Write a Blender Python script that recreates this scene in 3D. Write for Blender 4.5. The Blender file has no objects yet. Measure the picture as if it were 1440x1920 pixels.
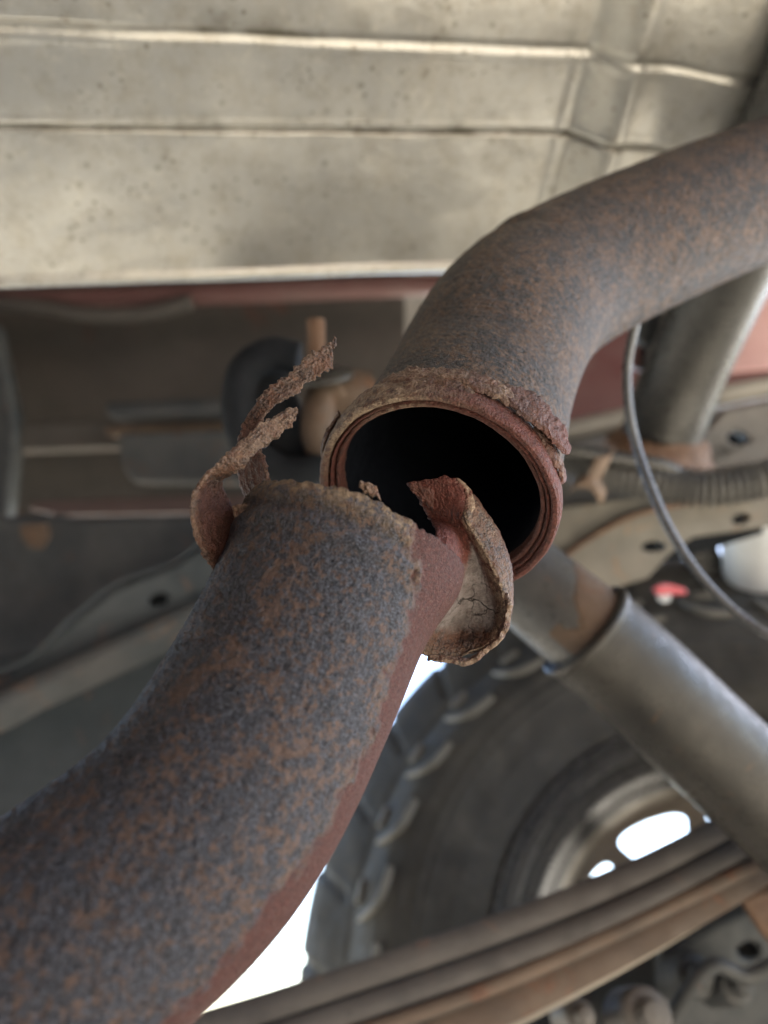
import bpy, bmesh, math, random
import numpy as np
from mathutils import Vector, Matrix
random.seed(7)
sc = bpy.context.scene
COL = sc.collection

# ------------------------------------------------------------------ camera
PITCH = math.radians(35); CAMZ = 0.391; FP = 1400.0
CAM = np.array([0.0, 0.0, CAMZ])
RIGHT = np.array([1.0, 0, 0])
UP = np.array([0, -math.sin(PITCH), math.cos(PITCH)])
FWD = np.array([0, math.cos(PITCH), math.sin(PITCH)])
cd = bpy.data.cameras.new('camera'); cam = bpy.data.objects.new('camera', cd); COL.objects.link(cam)
cam.location = CAM; cam.rotation_euler = (math.pi/2 + PITCH, 0, 0)
cd.sensor_fit = 'VERTICAL'; cd.sensor_height = 36; cd.sensor_width = 27
cd.lens = 36*FP/1920
cd.clip_start = 0.01; cd.clip_end = 2000
cd.dof.use_dof = True; cd.dof.focus_distance = 0.225; cd.dof.aperture_fstop = 6.0
sc.camera = cam

# ------------------------------------------------------------------ light
SUN_EL, SUN_AZ = 44, 62           # azimuth measured clockwise from +Y
w = bpy.data.worlds.new('World'); sc.world = w; w.use_nodes = True
nt = w.node_tree; nt.nodes.clear()
sky = nt.nodes.new('ShaderNodeTexSky'); sky.sky_type = 'NISHITA'; sky.sun_disc = False
sky.sun_elevation = math.radians(SUN_EL); sky.sun_rotation = math.radians(SUN_AZ)
bg = nt.nodes.new('ShaderNodeBackground'); bg.inputs[1].default_value = 0.10
wo = nt.nodes.new('ShaderNodeOutputWorld')
nt.links.new(sky.outputs[0], bg.inputs[0]); nt.links.new(bg.outputs[0], wo.inputs[0])
sd = bpy.data.lights.new('sun', 'SUN'); sun = bpy.data.objects.new('sun', sd); COL.objects.link(sun)
sd.energy = 5.0; sd.angle = math.radians(0.5); sd.color = (1.0, .95, .86)
a, e = math.radians(SUN_AZ), math.radians(SUN_EL)
sv = Vector((math.sin(a)*math.cos(e), math.cos(a)*math.cos(e), math.sin(e)))
sun.rotation_euler = sv.to_track_quat('Z', 'Y').to_euler(); sun.location = (0, 0, 5)
sc.view_settings.view_transform = 'Standard'; sc.view_settings.look = 'None'
sc.view_settings.exposure = 3.35; sc.view_settings.gamma = 1; sc.view_settings.use_curve_mapping = False
sc.cycles.use_denoising = True
sc.cycles.max_bounces = 8; sc.cycles.diffuse_bounces = 5

# ------------------------------------------------------------------ helpers
def P(px, py, D):
    px = np.asarray(px, float); py = np.asarray(py, float); D = np.asarray(D, float)
    return CAM + RIGHT*((px-720)/FP*D)[..., None] + UP*((960-py)/FP*D)[..., None] + FWD*D[..., None]
def P1(t): return P(t[0], t[1], t[2])
def camvec(x, y, z): return RIGHT*x + UP*y + FWD*z

_rs = np.random.RandomState(5); _tab = _rs.rand(65536).astype(np.float32)*2-1
def vnoise(p):
    p = np.asarray(p, float); i = np.floor(p).astype(np.int64); f = p-i; f = f*f*(3-2*f)
    def h(a, b, c): return _tab[((a*73856093) ^ (b*19349663) ^ (c*83492791)) & 65535]
    x, y, z = i[..., 0], i[..., 1], i[..., 2]; fx, fy, fz = f[..., 0], f[..., 1], f[..., 2]
    def L(a, b, t): return a+(b-a)*t
    return L(L(L(h(x, y, z), h(x+1, y, z), fx), L(h(x, y+1, z), h(x+1, y+1, z), fx), fy),
             L(L(h(x, y, z+1), h(x+1, y, z+1), fx), L(h(x, y+1, z+1), h(x+1, y+1, z+1), fx), fy), fz)
def fbm(p, o=4):
    p = np.asarray(p, float); s = 0; a = 1.0; t = 0
    for k in range(o):
        s = s + a*vnoise(p+k*17.3); t += a; a *= .5; p = p*2.03
    return s/t
def sstep(a, b, x):
    t = np.clip((x-a)/(b-a), 0, 1); return t*t*(3-2*t)

def link(name, me, mat, parent=None, smooth=True):
    if mat: me.materials.append(mat)
    if smooth: me.polygons.foreach_set('use_smooth', [True]*len(me.polygons))
    o = bpy.data.objects.new(name, me); COL.objects.link(o)
    if parent: o.parent = parent; o.matrix_parent_inverse = Matrix.Translation(parent.location).inverted() if parent.type == 'EMPTY' and not parent.parent else Matrix()
    return o
def grid(name, V, mat, parent=None, closeu=False, closev=False, uv=None, attrs=None, smooth=True, keep=None):
    """V: (n,m,3) lattice"""
    n, m, _ = V.shape
    me = bpy.data.meshes.new(name)
    I = np.arange(n*m).reshape(n, m)
    if closeu: I = np.vstack([I, I[:1]])
    if closev: I = np.hstack([I, I[:, :1]])
    q = np.stack([I[:-1, :-1], I[1:, :-1], I[1:, 1:], I[:-1, 1:]], -1)
    if keep is not None: q = q[keep]
    q = q.reshape(-1, 4)
    me.vertices.add(n*m); me.vertices.foreach_set('co', np.ascontiguousarray(V, np.float32).ravel())
    me.loops.add(q.size); me.loops.foreach_set('vertex_index', q.ravel().astype(np.int32))
    me.polygons.add(len(q)); me.polygons.foreach_set('loop_start', np.arange(0, q.size, 4, dtype=np.int32))
    me.polygons.foreach_set('loop_total', np.full(len(q), 4, np.int32))
    me.update(calc_edges=True)
    for k, a in (attrs or {}).items():
        at = me.attributes.new(k, 'FLOAT', 'POINT'); at.data.foreach_set('value', np.ascontiguousarray(a, np.float32).ravel())
    if uv is not None:
        at = me.attributes.new('st', 'FLOAT_VECTOR', 'POINT')
        st = np.zeros((n*m, 3), np.float32); st[:, :2] = uv.reshape(-1, 2); at.data.foreach_set('vector', st.ravel())
    return link(name, me, mat, parent, smooth)
def catmull(pts, n):
    pts = np.asarray(pts, float); k = len(pts)
    ext = np.vstack([2*pts[0]-pts[1], pts, 2*pts[-1]-pts[-2]])
    out = []
    for s in np.linspace(0, k-1, n):
        i = min(int(s), k-2); t = s-i; p0, p1, p2, p3 = ext[i:i+4]
        out.append(.5*((2*p1)+(-p0+p2)*t+(2*p0-5*p1+4*p2-p3)*t*t+(-p0+3*p1-3*p2+p3)*t**3))
    return np.array(out)
def arclen(pts, m=400):
    d = catmull(pts, 1200); s = np.concatenate([[0], np.cumsum(np.linalg.norm(np.diff(d, axis=0), axis=1))])
    return s, d
class Path:
    def __init__(self, pts, smooth=0):
        self.s, self.d = arclen(pts); self.L = self.s[-1]
        if smooth:                                   # ease the bends
            k = int(smooth/self.L*1200); w_ = np.hanning(2*k+3)[1:-1]; w_ /= w_.sum()
            e = np.vstack([self.d[:1]*2-self.d[k:0:-1], self.d, self.d[-1:]*2-self.d[-2:-k-2:-1]])
            self.d = np.stack([np.convolve(e[:, j], w_, 'valid') for j in range(3)], 1)
            self.s = np.concatenate([[0], np.cumsum(np.linalg.norm(np.diff(self.d, axis=0), axis=1))]); self.L = self.s[-1]
    def at(self, s):
        p = np.stack([np.interp(s, self.s, self.d[:, k]) for k in range(3)], -1)
        e = 1.5e-3*max(1, self.L)
        q = np.stack([np.interp(np.asarray(s)+e, self.s, self.d[:, k]) for k in range(3)], -1)
        r = np.stack([np.interp(np.asarray(s)-e, self.s, self.d[:, k]) for k in range(3)], -1)
        t = q-r; t /= np.linalg.norm(t, axis=-1, keepdims=True)
        # linear extrapolation before the start
        lo = np.asarray(s) < 0
        p = np.where(lo[..., None], self.d[0]+t*np.asarray(s)[..., None], p)
        return p, t
def frames(path, s):
    """centre, tangent, towards-the-camera and sideways unit vectors for each s"""
    c, t = path.at(s)
    v = CAM-c; v = v-(v*t).sum(-1, keepdims=True)*t; v /= np.linalg.norm(v, axis=-1, keepdims=True)
    r = np.cross(v, t)
    return c, t, v, r
def tube(name, pts, R, mat, parent=None, n=60, m=32, rad=None, cap=True, attrs=None):
    """swept round bar; rad: function of 0..1 along it giving radius factor"""
    pa = Path([P1(p) for p in pts]) if len(pts[0]) == 3 and not isinstance(pts, np.ndarray) else Path(pts)
    s = np.linspace(0, pa.L, n); c, t, v, r = frames(pa, s)
    th = np.linspace(0, 2*np.pi, m, endpoint=False)
    rr = np.full(n, R) if rad is None else np.array([R*rad(k) for k in s/pa.L])
    if cap:
        c = np.vstack([c[:1], c, c[-1:]]); v = np.vstack([v[:1], v, v[-1:]]); r = np.vstack([r[:1], r, r[-1:]])
        s = np.concatenate([s[:1], s, s[-1:]]); rr = np.concatenate([[1e-5], rr, [1e-5]])
    V = c[:, None]+rr[:, None, None]*(np.cos(th)[None, :, None]*v[:, None]+np.sin(th)[None, :, None]*r[:, None])
    uv = np.stack(np.broadcast_arrays(s[:, None], (th*R)[None]), -1)
    return grid(name, V, mat, parent, closev=True, uv=uv)
def lathe(name, C, axis, up, prof, mat, parent=None, m=64, closed=False):
    """prof: (radius, offset along axis)"""
    axis = axis/np.linalg.norm(axis); a = up-(up@axis)*axis; a /= np.linalg.norm(a); b = np.cross(axis, a)
    th = np.linspace(0, 2*np.pi, m, endpoint=False); prof = np.array(prof, float)
    V = C+prof[:, 1, None, None]*axis+prof[:, 0, None, None]*(np.cos(th)[:, None]*a+np.sin(th)[:, None]*b)[None]
    uv = np.stack(np.broadcast_arrays(np.arange(len(prof))[:, None]*.005, th[None]*.05), -1)
    return grid(name, V, mat, parent, closev=True, closeu=closed, uv=uv)
def dense(prof, k=4):
    prof = np.array(prof, float); out = []
    for a, b in zip(prof[:-1], prof[1:]):
        for i in range(k): out.append(a+(b-a)*i/k)
    out.append(prof[-1]); return np.array(out)
def plate(name, poly, th, mat, parent=None, holes=(), bevel=.0015, back=None):
    """poly: list of (px,py,D) outline; extruded away from the camera by th; holes: lists of (px,py) with D from the plate plane"""
    pts = [P1(p) for p in poly]
    c = np.mean(pts, 0); u, s_, vt = np.linalg.svd(np.array(pts)-c); nrm = vt[2]
    if nrm@(c-CAM) < 0: nrm = -nrm
    def onplane(px, py):
        d = P(px, py, 1.0)-CAM; return CAM+d*((c-CAM)@nrm)/(d@nrm)
    bm = bmesh.new(); eds = []
    for ring in [[onplane(p[0], p[1]) for p in poly]]+[[onplane(*q) for q in h] for h in holes]:
        vs = [bm.verts.new(p) for p in ring]
        eds += [bm.edges.new((vs[i], vs[(i+1) % len(vs)])) for i in range(len(vs))]
    bmesh.ops.triangle_fill(bm, edges=eds, use_beauty=True, use_dissolve=False, normal=Vector(-nrm))
    r = bmesh.ops.extrude_face_region(bm, geom=bm.faces[:])
    for v in r['geom']:
        if isinstance(v, bmesh.types.BMVert): v.co += Vector(nrm*th)
    bmesh.ops.recalc_face_normals(bm, faces=bm.faces)
    me = bpy.data.meshes.new(name); bm.to_mesh(me); bm.free()
    o = link(name, me, mat, parent, smooth=False)
    if bevel:
        b = o.modifiers.new('bevel', 'BEVEL'); b.width = bevel; b.segments = 3; b.limit_method = 'ANGLE'
    return o
def oval(cx, cy, a, b, ang=0, n=20):
    t = np.linspace(0, 2*np.pi, n, endpoint=False); ca, sa = math.cos(ang), math.sin(ang)
    return [(cx+a*math.cos(k)*ca-b*math.sin(k)*sa, cy+a*math.cos(k)*sa+b*math.sin(k)*ca) for k in t]
def bar(name, pts, wv, tv, mat, parent=None, n=60):
    """rectangular bar: path pts (px,py,D), half-vectors wv, tv in camera axes (x,y,z)"""
    d = catmull([P1(p) for p in pts], n); W = camvec(*wv); T = camvec(*tv); k = .05
    sec = []
    for sw, st in [(1, 1), (1, -1), (-1, -1), (-1, 1)]:
        a = [(sw*(1-k), st), (sw, st*(1-2.2*k))]
        if sw*st < 0: a = a[::-1]
        sec += a
    V = np.stack([d+W*a+T*b for a, b in sec], 1)
    o = grid(name, V, mat, parent, closev=True, smooth=False, uv=np.stack(np.broadcast_arrays(np.linspace(0, .6, n)[:, None], np.arange(8)[None]*.01), -1))
    return o
def box(name, c, s, mat, parent=None, rz=0, bevel=.004):
    bm = bmesh.new(); bmesh.ops.create_cube(bm, size=1)
    bmesh.ops.scale(bm, vec=s, verts=bm.verts); bmesh.ops.rotate(bm, matrix=Matrix.Rotation(rz, 3, 'Z'), verts=bm.verts)
    bmesh.ops.translate(bm, vec=c, verts=bm.verts)
    me = bpy.data.meshes.new(name); bm.to_mesh(me); bm.free(); o = link(name, me, mat, parent, smooth=False)
    if bevel: b = o.modifiers.new('bevel', 'BEVEL'); b.width = bevel; b.segments = 2
    return o
def thing(name, label, cat, loc, group=None):
    o = bpy.data.objects.new(name, None); COL.objects.link(o); o.location = loc; o.empty_display_size = .02
    o['label'] = label; o['category'] = cat
    if group: o['group'] = group
    return o
def tag(o, label, cat, group=None):
    o['label'] = label; o['category'] = cat
    if group: o['group'] = group
    return o

# ------------------------------------------------------------------ materials
class NT:
    def __init__(s, name):
        s.m = bpy.data.materials.new(name); s.m.use_nodes = True; s.t = s.m.node_tree; s.t.nodes.clear()
        s.out = s.t.nodes.new('ShaderNodeOutputMaterial'); s.b = s.t.nodes.new('ShaderNodeBsdfPrincipled')
        s.t.links.new(s.b.outputs[0], s.out.inputs[0])
        s.obj = s.t.nodes.new('ShaderNodeTexCoord').outputs['Object']
    def put(s, sock, v):
        if v is None: return
        if isinstance(v, bpy.types.NodeSocket): s.t.links.new(v, sock)
        elif isinstance(v, tuple) and sock.type == 'RGBA': sock.default_value = (*v[:3], 1)
        else: sock.default_value = v
    def noise(s, scale, detail=5, rough=.6, vec=None, dist=0, stretch=None):
        n = s.t.nodes.new('ShaderNodeTexNoise'); vec = vec or s.obj
        if stretch:
            mp = s.t.nodes.new('ShaderNodeMapping'); mp.inputs['Scale'].default_value = stretch; s.t.links.new(vec, mp.inputs[0]); vec = mp.outputs[0]
        s.t.links.new(vec, n.inputs['Vector']); n.inputs['Scale'].default_value = scale
        n.inputs['Detail'].default_value = detail; n.inputs['Roughness'].default_value = rough; n.inputs['Distortion'].default_value = dist
        return n.outputs[0]
    def voro(s, scale, vec=None, feat='F1', rand=1):
        n = s.t.nodes.new('ShaderNodeTexVoronoi'); n.feature = feat; s.t.links.new(vec or s.obj, n.inputs['Vector']); n.inputs['Scale'].default_value = scale
        n.inputs['Randomness'].default_value = rand
        return n.outputs[0]
    def ramp(s, f, lo, hi, a=0.0, b=1.0):
        n = s.t.nodes.new('ShaderNodeMapRange'); n.interpolation_type = 'SMOOTHSTEP'
        s.put(n.inputs[0], f); s.put(n.inputs[1], lo); s.put(n.inputs[2], hi); s.put(n.inputs[3], a); s.put(n.inputs[4], b); return n.outputs[0]
    def math(s, op, a, b=None, clamp=False):
        n = s.t.nodes.new('ShaderNodeMath'); n.operation = op; n.use_clamp = clamp; s.put(n.inputs[0], a)
        if b is not None: s.put(n.inputs[1], b)
        return n.outputs[0]
    def mix(s, f, a, b, mode='MIX'):
        n = s.t.nodes.new('ShaderNodeMix'); n.data_type = 'RGBA'; n.blend_type = mode; s.put(n.inputs[0], f); s.put(n.inputs[6], a); s.put(n.inputs[7], b); return n.outputs[2]
    def attr(s, name, kind='Fac'):
        n = s.t.nodes.new('ShaderNodeAttribute'); n.attribute_name = name; return n.outputs[kind]
    def bump(s, h, dist, strength=1.0, nrm=None):
        n = s.t.nodes.new('ShaderNodeBump'); n.inputs['Distance'].default_value = dist; n.inputs['Strength'].default_value = strength
        s.put(n.inputs['Height'], h)
        if nrm: s.t.links.new(nrm, n.inputs['Normal'])
        return n.outputs[0]
    def fin(s, col, rough=.7, metal=0.0, nrm=None, spec=.5):
        s.put(s.b.inputs['Base Color'], col); s.put(s.b.inputs['Roughness'], rough); s.put(s.b.inputs['Metallic'], metal)
        s.put(s.b.inputs['Specular IOR Level'], spec)
        if nrm: s.t.links.new(nrm, s.b.inputs['Normal'])
        return s.m

def rust_mat(name, dark, grey, rust, rust_amt=.5, redc=(.058, .019, .015), tanc=(.26, .18, .11), sc_=1.0, streak=None, spec=.28, rustscale=90):
    """scaly heat-browned steel: dark oxide, grey grains, rust blotches; 'red' and 'tan' are mesh attributes"""
    n = NT(name); st = n.attr('st', 'Vector')
    big = n.noise(rustscale*.22*sc_, 3, .5)
    blotch = n.noise(rustscale*sc_, 7, .72, dist=.35) if not streak else n.noise(rustscale*sc_, 7, .72, vec=st, stretch=streak, dist=.4)
    fine = n.noise(900*sc_, 4, .75)
    grain = n.voro(1300*sc_)
    pit = n.noise(420*sc_, 3, .6)
    base = n.mix(n.ramp(fine, .44, .58), dark, grey)
    base = n.mix(n.ramp(n.noise(640*sc_, 3, .7), .54, .64, 0, .75), base, tuple(c*.5 for c in dark))
    base = n.mix(n.ramp(pit, .56, .70, 0, .6), base, tuple(c*.45 for c in dark))
    speck = n.noise(1700*sc_, 2, .6)
    base = n.mix(n.ramp(speck, .60, .72, 0, .7), base, tuple(min(1, c*2.6) for c in grey))
    fine2 = n.noise(rustscale*3.1, 5, .75)
    f = n.math('ADD', n.math('ADD', n.math('MULTIPLY', blotch, .50), n.math('MULTIPLY', big, .18)), n.math('MULTIPLY', fine2, .32))
    lo = .60-.22*rust_amt
    rf = n.ramp(f, lo, lo+.06)
    rcol = n.mix(n.ramp(n.noise(300*sc_, 4, .7), .35, .7), tuple(c*.55 for c in rust), rust)
    rf = n.math('MULTIPLY', rf, n.ramp(n.noise(800*sc_, 4, .75), .32, .54, .35, 1))
    base = n.mix(rf, base, rcol)
    red = n.attr('red'); redcol = n.mix(n.ramp(n.noise(500*sc_, 5, .7), .3, .7), tuple(c*.6 for c in redc), tuple(c*1.35 for c in redc))
    redcol = n.mix(n.ramp(n.noise(1500, 2, .6), .64, .78, 0, .6), redcol, (.30, .22, .17))
    base = n.mix(red, base, redcol)
    tan = n.attr('tan'); tn = n.noise(330, 6, .75)
    tf = n.math('MULTIPLY', tan, n.ramp(tn, .38, .56))
    base = n.mix(tf, base, n.mix(n.ramp(n.noise(800, 3, .7), .3, .7), tuple(c*.45 for c in tanc), tanc))
    base = n.mix(n.attr('pale'), base, n.mix(n.ramp(n.noise(240, 5, .7), .3, .7), (.10, .088, .083), (.23, .21, .205)))
    ck = n.t.nodes.new('ShaderNodeTexVoronoi'); ck.feature = 'DISTANCE_TO_EDGE'; ck.inputs['Scale'].default_value = 105
    mpn = n.t.nodes.new('ShaderNodeTexNoise'); mpn.inputs['Scale'].default_value = 170; n.t.links.new(n.obj, mpn.inputs['Vector'])
    va = n.t.nodes.new('ShaderNodeVectorMath'); va.operation = 'MULTIPLY_ADD'; n.t.links.new(mpn.outputs[1], va.inputs[0]); va.inputs[1].default_value = (.008, .008, .008); n.t.links.new(n.obj, va.inputs[2]); n.t.links.new(va.outputs[0], ck.inputs['Vector'])
    crk = n.math('MULTIPLY', n.ramp(ck.outputs[0], .006, .026, 1, 0), n.math('MULTIPLY', n.attr('pale'), n.ramp(n.noise(60, 3, .5), .50, .58, 0, .9)))
    base = n.mix(crk, base, (.012, .010, .010))
    h = n.math('ADD', n.math('MULTIPLY', fine, .6), n.math('MULTIPLY', grain, .5))
    h2 = n.math('SUBTRACT', n.math('ADD', h, n.math('MULTIPLY', pit, .8)), n.math('MULTIPLY', crk, 1.5))
    nr = n.bump(h2, .0008, 1.0)
    rough = n.math('SUBTRACT', n.ramp(fine, .3, .7, .42, .74), n.math('MULTIPLY', red, -.10))
    return n.fin(base, rough, .0, nr, spec)

M = {}
M['pipe_low'] = rust_mat('lower_pipe_rust', (.006, .007, .010), (.068, .071, .090), (.120, .074, .056), .47, rustscale=190, spec=.32, sc_=1.8)
M['pipe_up'] = rust_mat('upper_pipe_rust', (.006, .006, .007), (.062, .061, .066), (.145, .090, .060), .56, rustscale=270, sc_=1.5, streak=(1.3, .8, 1), spec=.32)
M['flange'] = rust_mat('flange_rust', (.028, .020, .018), (.095, .070, .062), (.12, .062, .042), .6, redc=(.085, .026, .020), tanc=(.32, .24, .17), rustscale=190)
M['strip'] = rust_mat('torn_strip_rust', (.032, .020, .016), (.11, .078, .065), (.14, .070, .046), .6, redc=(.075, .034, .027), tanc=(.26, .18, .13), rustscale=190)

def painted(name, c1, c2, rough=.5, rustc=None, amt=.4, scale=9, metal=0., dust=None, bumpd=.0006, spec=.5):
    n = NT(name)
    base = n.mix(n.ramp(n.noise(scale, 5, .6), .32, .68), c1, c2)
    base = n.mix(n.ramp(n.noise(scale*14, 5, .7), .52, .8, 0, .4), base, tuple(c*.5 for c in c1))
    if dust: base = n.mix(n.ramp(n.noise(scale*3, 6, .7), .45, .75, 0, .55), base, dust)
    if rustc:
        f = n.ramp(n.noise(scale*2.2, 7, .72, dist=.4), .66-.26*amt, .78-.26*amt)
        rc = n.mix(n.ramp(n.noise(scale*18, 4, .7), .3, .7), tuple(c*.5 for c in rustc), rustc)
        f = n.math('MAXIMUM', f, n.attr('rusty'))
        base = n.mix(f, base, rc)
    nr = n.bump(n.noise(scale*40, 5, .7), bumpd, .6)
    return n.fin(base, n.ramp(n.noise(scale*6, 4), .3, .7, max(.05, rough-.12), min(1, rough+.12)), metal, nr, spec)
M['shock'] = painted('shock_grey_paint', (.042, .043, .045), (.08, .078, .073), .36, (.24, .11, .045), .25, 22, spec=.6)
M['shock_dark'] = painted('shock_tube_paint', (.016, .015, .014), (.036, .033, .029), .36, (.11, .065, .04), .32, 20, spec=.35)
M['strut'] = painted('tube_paint', (.020, .020, .020), (.042, .041, .038), .30, (.22, .11, .05), .12, 14)
M['rail'] = painted('frame_rail_paint', (.14, .13, .11), (.21, .19, .155), .55, (.34, .19, .09), .42, 10)
M['rail_dark'] = painted('frame_rail_dark', (.075, .072, .07), (.13, .12, .11), .6, (.28, .13, .06), .30, 9)
M['left_plate'] = painted('left_member_paint', (.032, .042, .050), (.055, .064, .072), .7, (.22, .12, .08), .33, 8)
M['leaf'] = painted('leaf_grey', (.055, .050, .050), (.10, .09, .084), .65, (.26, .13, .08), .30, 9)
M['leaf_rust'] = painted('leaf_orange_rust', (.085, .062, .048), (.15, .105, .075), .6, (.20, .095, .058), .50, 12)
M['underbody'] = painted('dusty_underbody', (.060, .055, .050), (.092, .082, .073), .7, (.12, .06, .045), .25, 4)
M['maroon'] = painted('maroon_paint', (.085, .020, .022), (.12, .04, .04), .4, None, 0, 5, dust=(.14, .09, .08))
M['maroon_dusty'] = painted('dusty_maroon_paint', (.13, .060, .056), (.18, .095, .088), .5, None, 0, 5, dust=(.20, .14, .125))
M['brown_edge'] = painted('dull_red_brown_edge', (.085, .055, .050), (.12, .080, .072), .6, None, 0, 5)
M['pink_paint'] = painted('pale_red_paint', (.38, .20, .19), (.46, .28, .27), .5, None, 0, 5)  # even pinkish red, paler than the maroon
M['black'] = painted('black_rubber_and_hole_shade', (.008, .010, .013), (.016, .019, .024), .8, None, 0, 20, spec=.2)  # rubber, and the painted dark behind the frame holes
M['dark_metal'] = painted('dark_dirty_metal', (.035, .04, .045), (.07, .072, .072), .6, (.14, .075, .05), .3, 14)
M['tan_metal'] = painted('tan_rusty_metal', (.15, .105, .075), (.24, .17, .12), .6, (.20, .10, .055), .4, 40)
M['rust_metal'] = painted('rusty_bracket', (.12, .068, .042), (.21, .125, .078), .7, (.12, .06, .035), .5, 30)
M['rust_soft'] = painted('rust_stained_flange', (.045, .050, .054), (.075, .070, .068), .75, (.14, .088, .062), .60, 9)
M['rust_dark'] = painted('dark_rust', (.06, .040, .028), (.12, .078, .050), .65, (.17, .085, .045), .45, 30)
M['conduit'] = painted('grey_plastic', (.075, .075, .073), (.12, .118, .112), .4, None, 0, 30, bumpd=.0002)
M['cable'] = painted('cable_sheath', (.035, .037, .042), (.055, .057, .062), .32, None, 0, 30, bumpd=.0001, spec=.7)
M['rubber'] = painted('tyre_rubber', (.050, .051, .050), (.085, .085, .08), .75, None, 0, 10, dust=(.15, .145, .13), bumpd=.0008, spec=.25)
M['lug'] = painted('worn_tread_rubber', (.17, .168, .15), (.25, .245, .22), .6, None, 0, 14)
M['rim'] = painted('steel_rim_paint', (.035, .037, .042), (.065, .066, .066), .3, None, 0, 8)
M['dish'] = painted('steel_dish_paint', (.26, .235, .195), (.34, .31, .26), .45, (.2, .12, .08), .1, 8)
M['white'] = painted('outdoors_white', (.62, .66, .70), (.75, .78, .8), .3, None, 0, 8)  # pale colour standing for bright outdoors above the tyre
M['pink'] = painted('outdoors_red', (.62, .09, .12), (.70, .14, .17), .2, None, 0, 8)  # bright colour standing for the red outside seen through the gap
M['void'] = painted('bore_shade', (.003, .0045, .008), (.006, .008, .013), .95, None, 0, 60, spec=.1)  # near-black colour puts the shade inside the bore into the material
def shield_mat():
    n = NT('dull_aluminium_shield')
    a = n.noise(9, 5, .6); v = n.noise(60, 6, .7, stretch=(1, .35, 1))
    c = n.mix(n.ramp(a, .3, .7), (.44, .44, .42), (.54, .54, .51))
    c = n.mix(n.ramp(v, .40, .75, 0, .5), c, (.42, .39, .33))
    c = n.mix(n.ramp(n.noise(140, 5, .75), .5, .8, 0, .5), c, (.68, .66, .57))
    sp = n.math('MULTIPLY', n.ramp(n.voro(85), .08, .24, 1, 0), n.ramp(n.noise(17, 4, .6), .44, .56))
    c = n.mix(n.math('MULTIPLY', sp, .5), c, (.16, .14, .10))
    sp2 = n.math('MULTIPLY', n.ramp(n.voro(190), .12, .24, 1, 0), n.ramp(n.noise(30, 4, .6), .5, .62))
    c = n.mix(n.math('MULTIPLY', sp2, .6), c, (.15, .125, .09))
    st = n.ramp(n.noise(38, 4, .65), .60, .74, 0, .35); c = n.mix(st, c, (.30, .265, .20))
    mot = n.noise(75, 7, .8); c = n.mix(n.ramp(mot, .46, .70, 0, .55), c, (.34, .31, .255))
    sp3 = n.math('MULTIPLY', n.ramp(n.voro(110), .08, .2, 1, 0), n.ramp(n.noise(12, 4, .6), .46, .58)); c = n.mix(n.math('MULTIPLY', sp3, .7), c, (.16, .14, .10))
    c = n.mix(n.attr('dirt_shade'), c, (.13, .12, .09))
    nr = n.bump(n.noise(220, 5, .7), .0006, .5)
    nr = n.bump(n.noise(25, 3, .5), .003, .5, nr)
    return n.fin(c, n.ramp(a, .3, .7, .30, .45), .60, nr)
M['shield'] = shield_mat()
def ground_mat():
    n = NT('pale_concrete_ground')
    c = n.mix(n.ramp(n.noise(2, 6, .6), .3, .7), (.25, .225, .18), (.33, .30, .25))
    c = n.mix(n.ramp(n.noise(60, 5, .7), .5, .75, 0, .5), c, (.19, .17, .14))
    return n.fin(c, .9, 0, n.bump(n.noise(90, 5, .7), .004, .6))
M['ground'] = ground_mat()

# ------------------------------------------------------------------ setting: ground, vehicle body overhead
S = 600
V = np.array([[[-S, -S, 0], [-S, S, 0]], [[S, -S, 0], [S, S, 0]]], float)
g = grid('ground', V, M['ground'], smooth=False); g['kind'] = 'structure'

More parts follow.
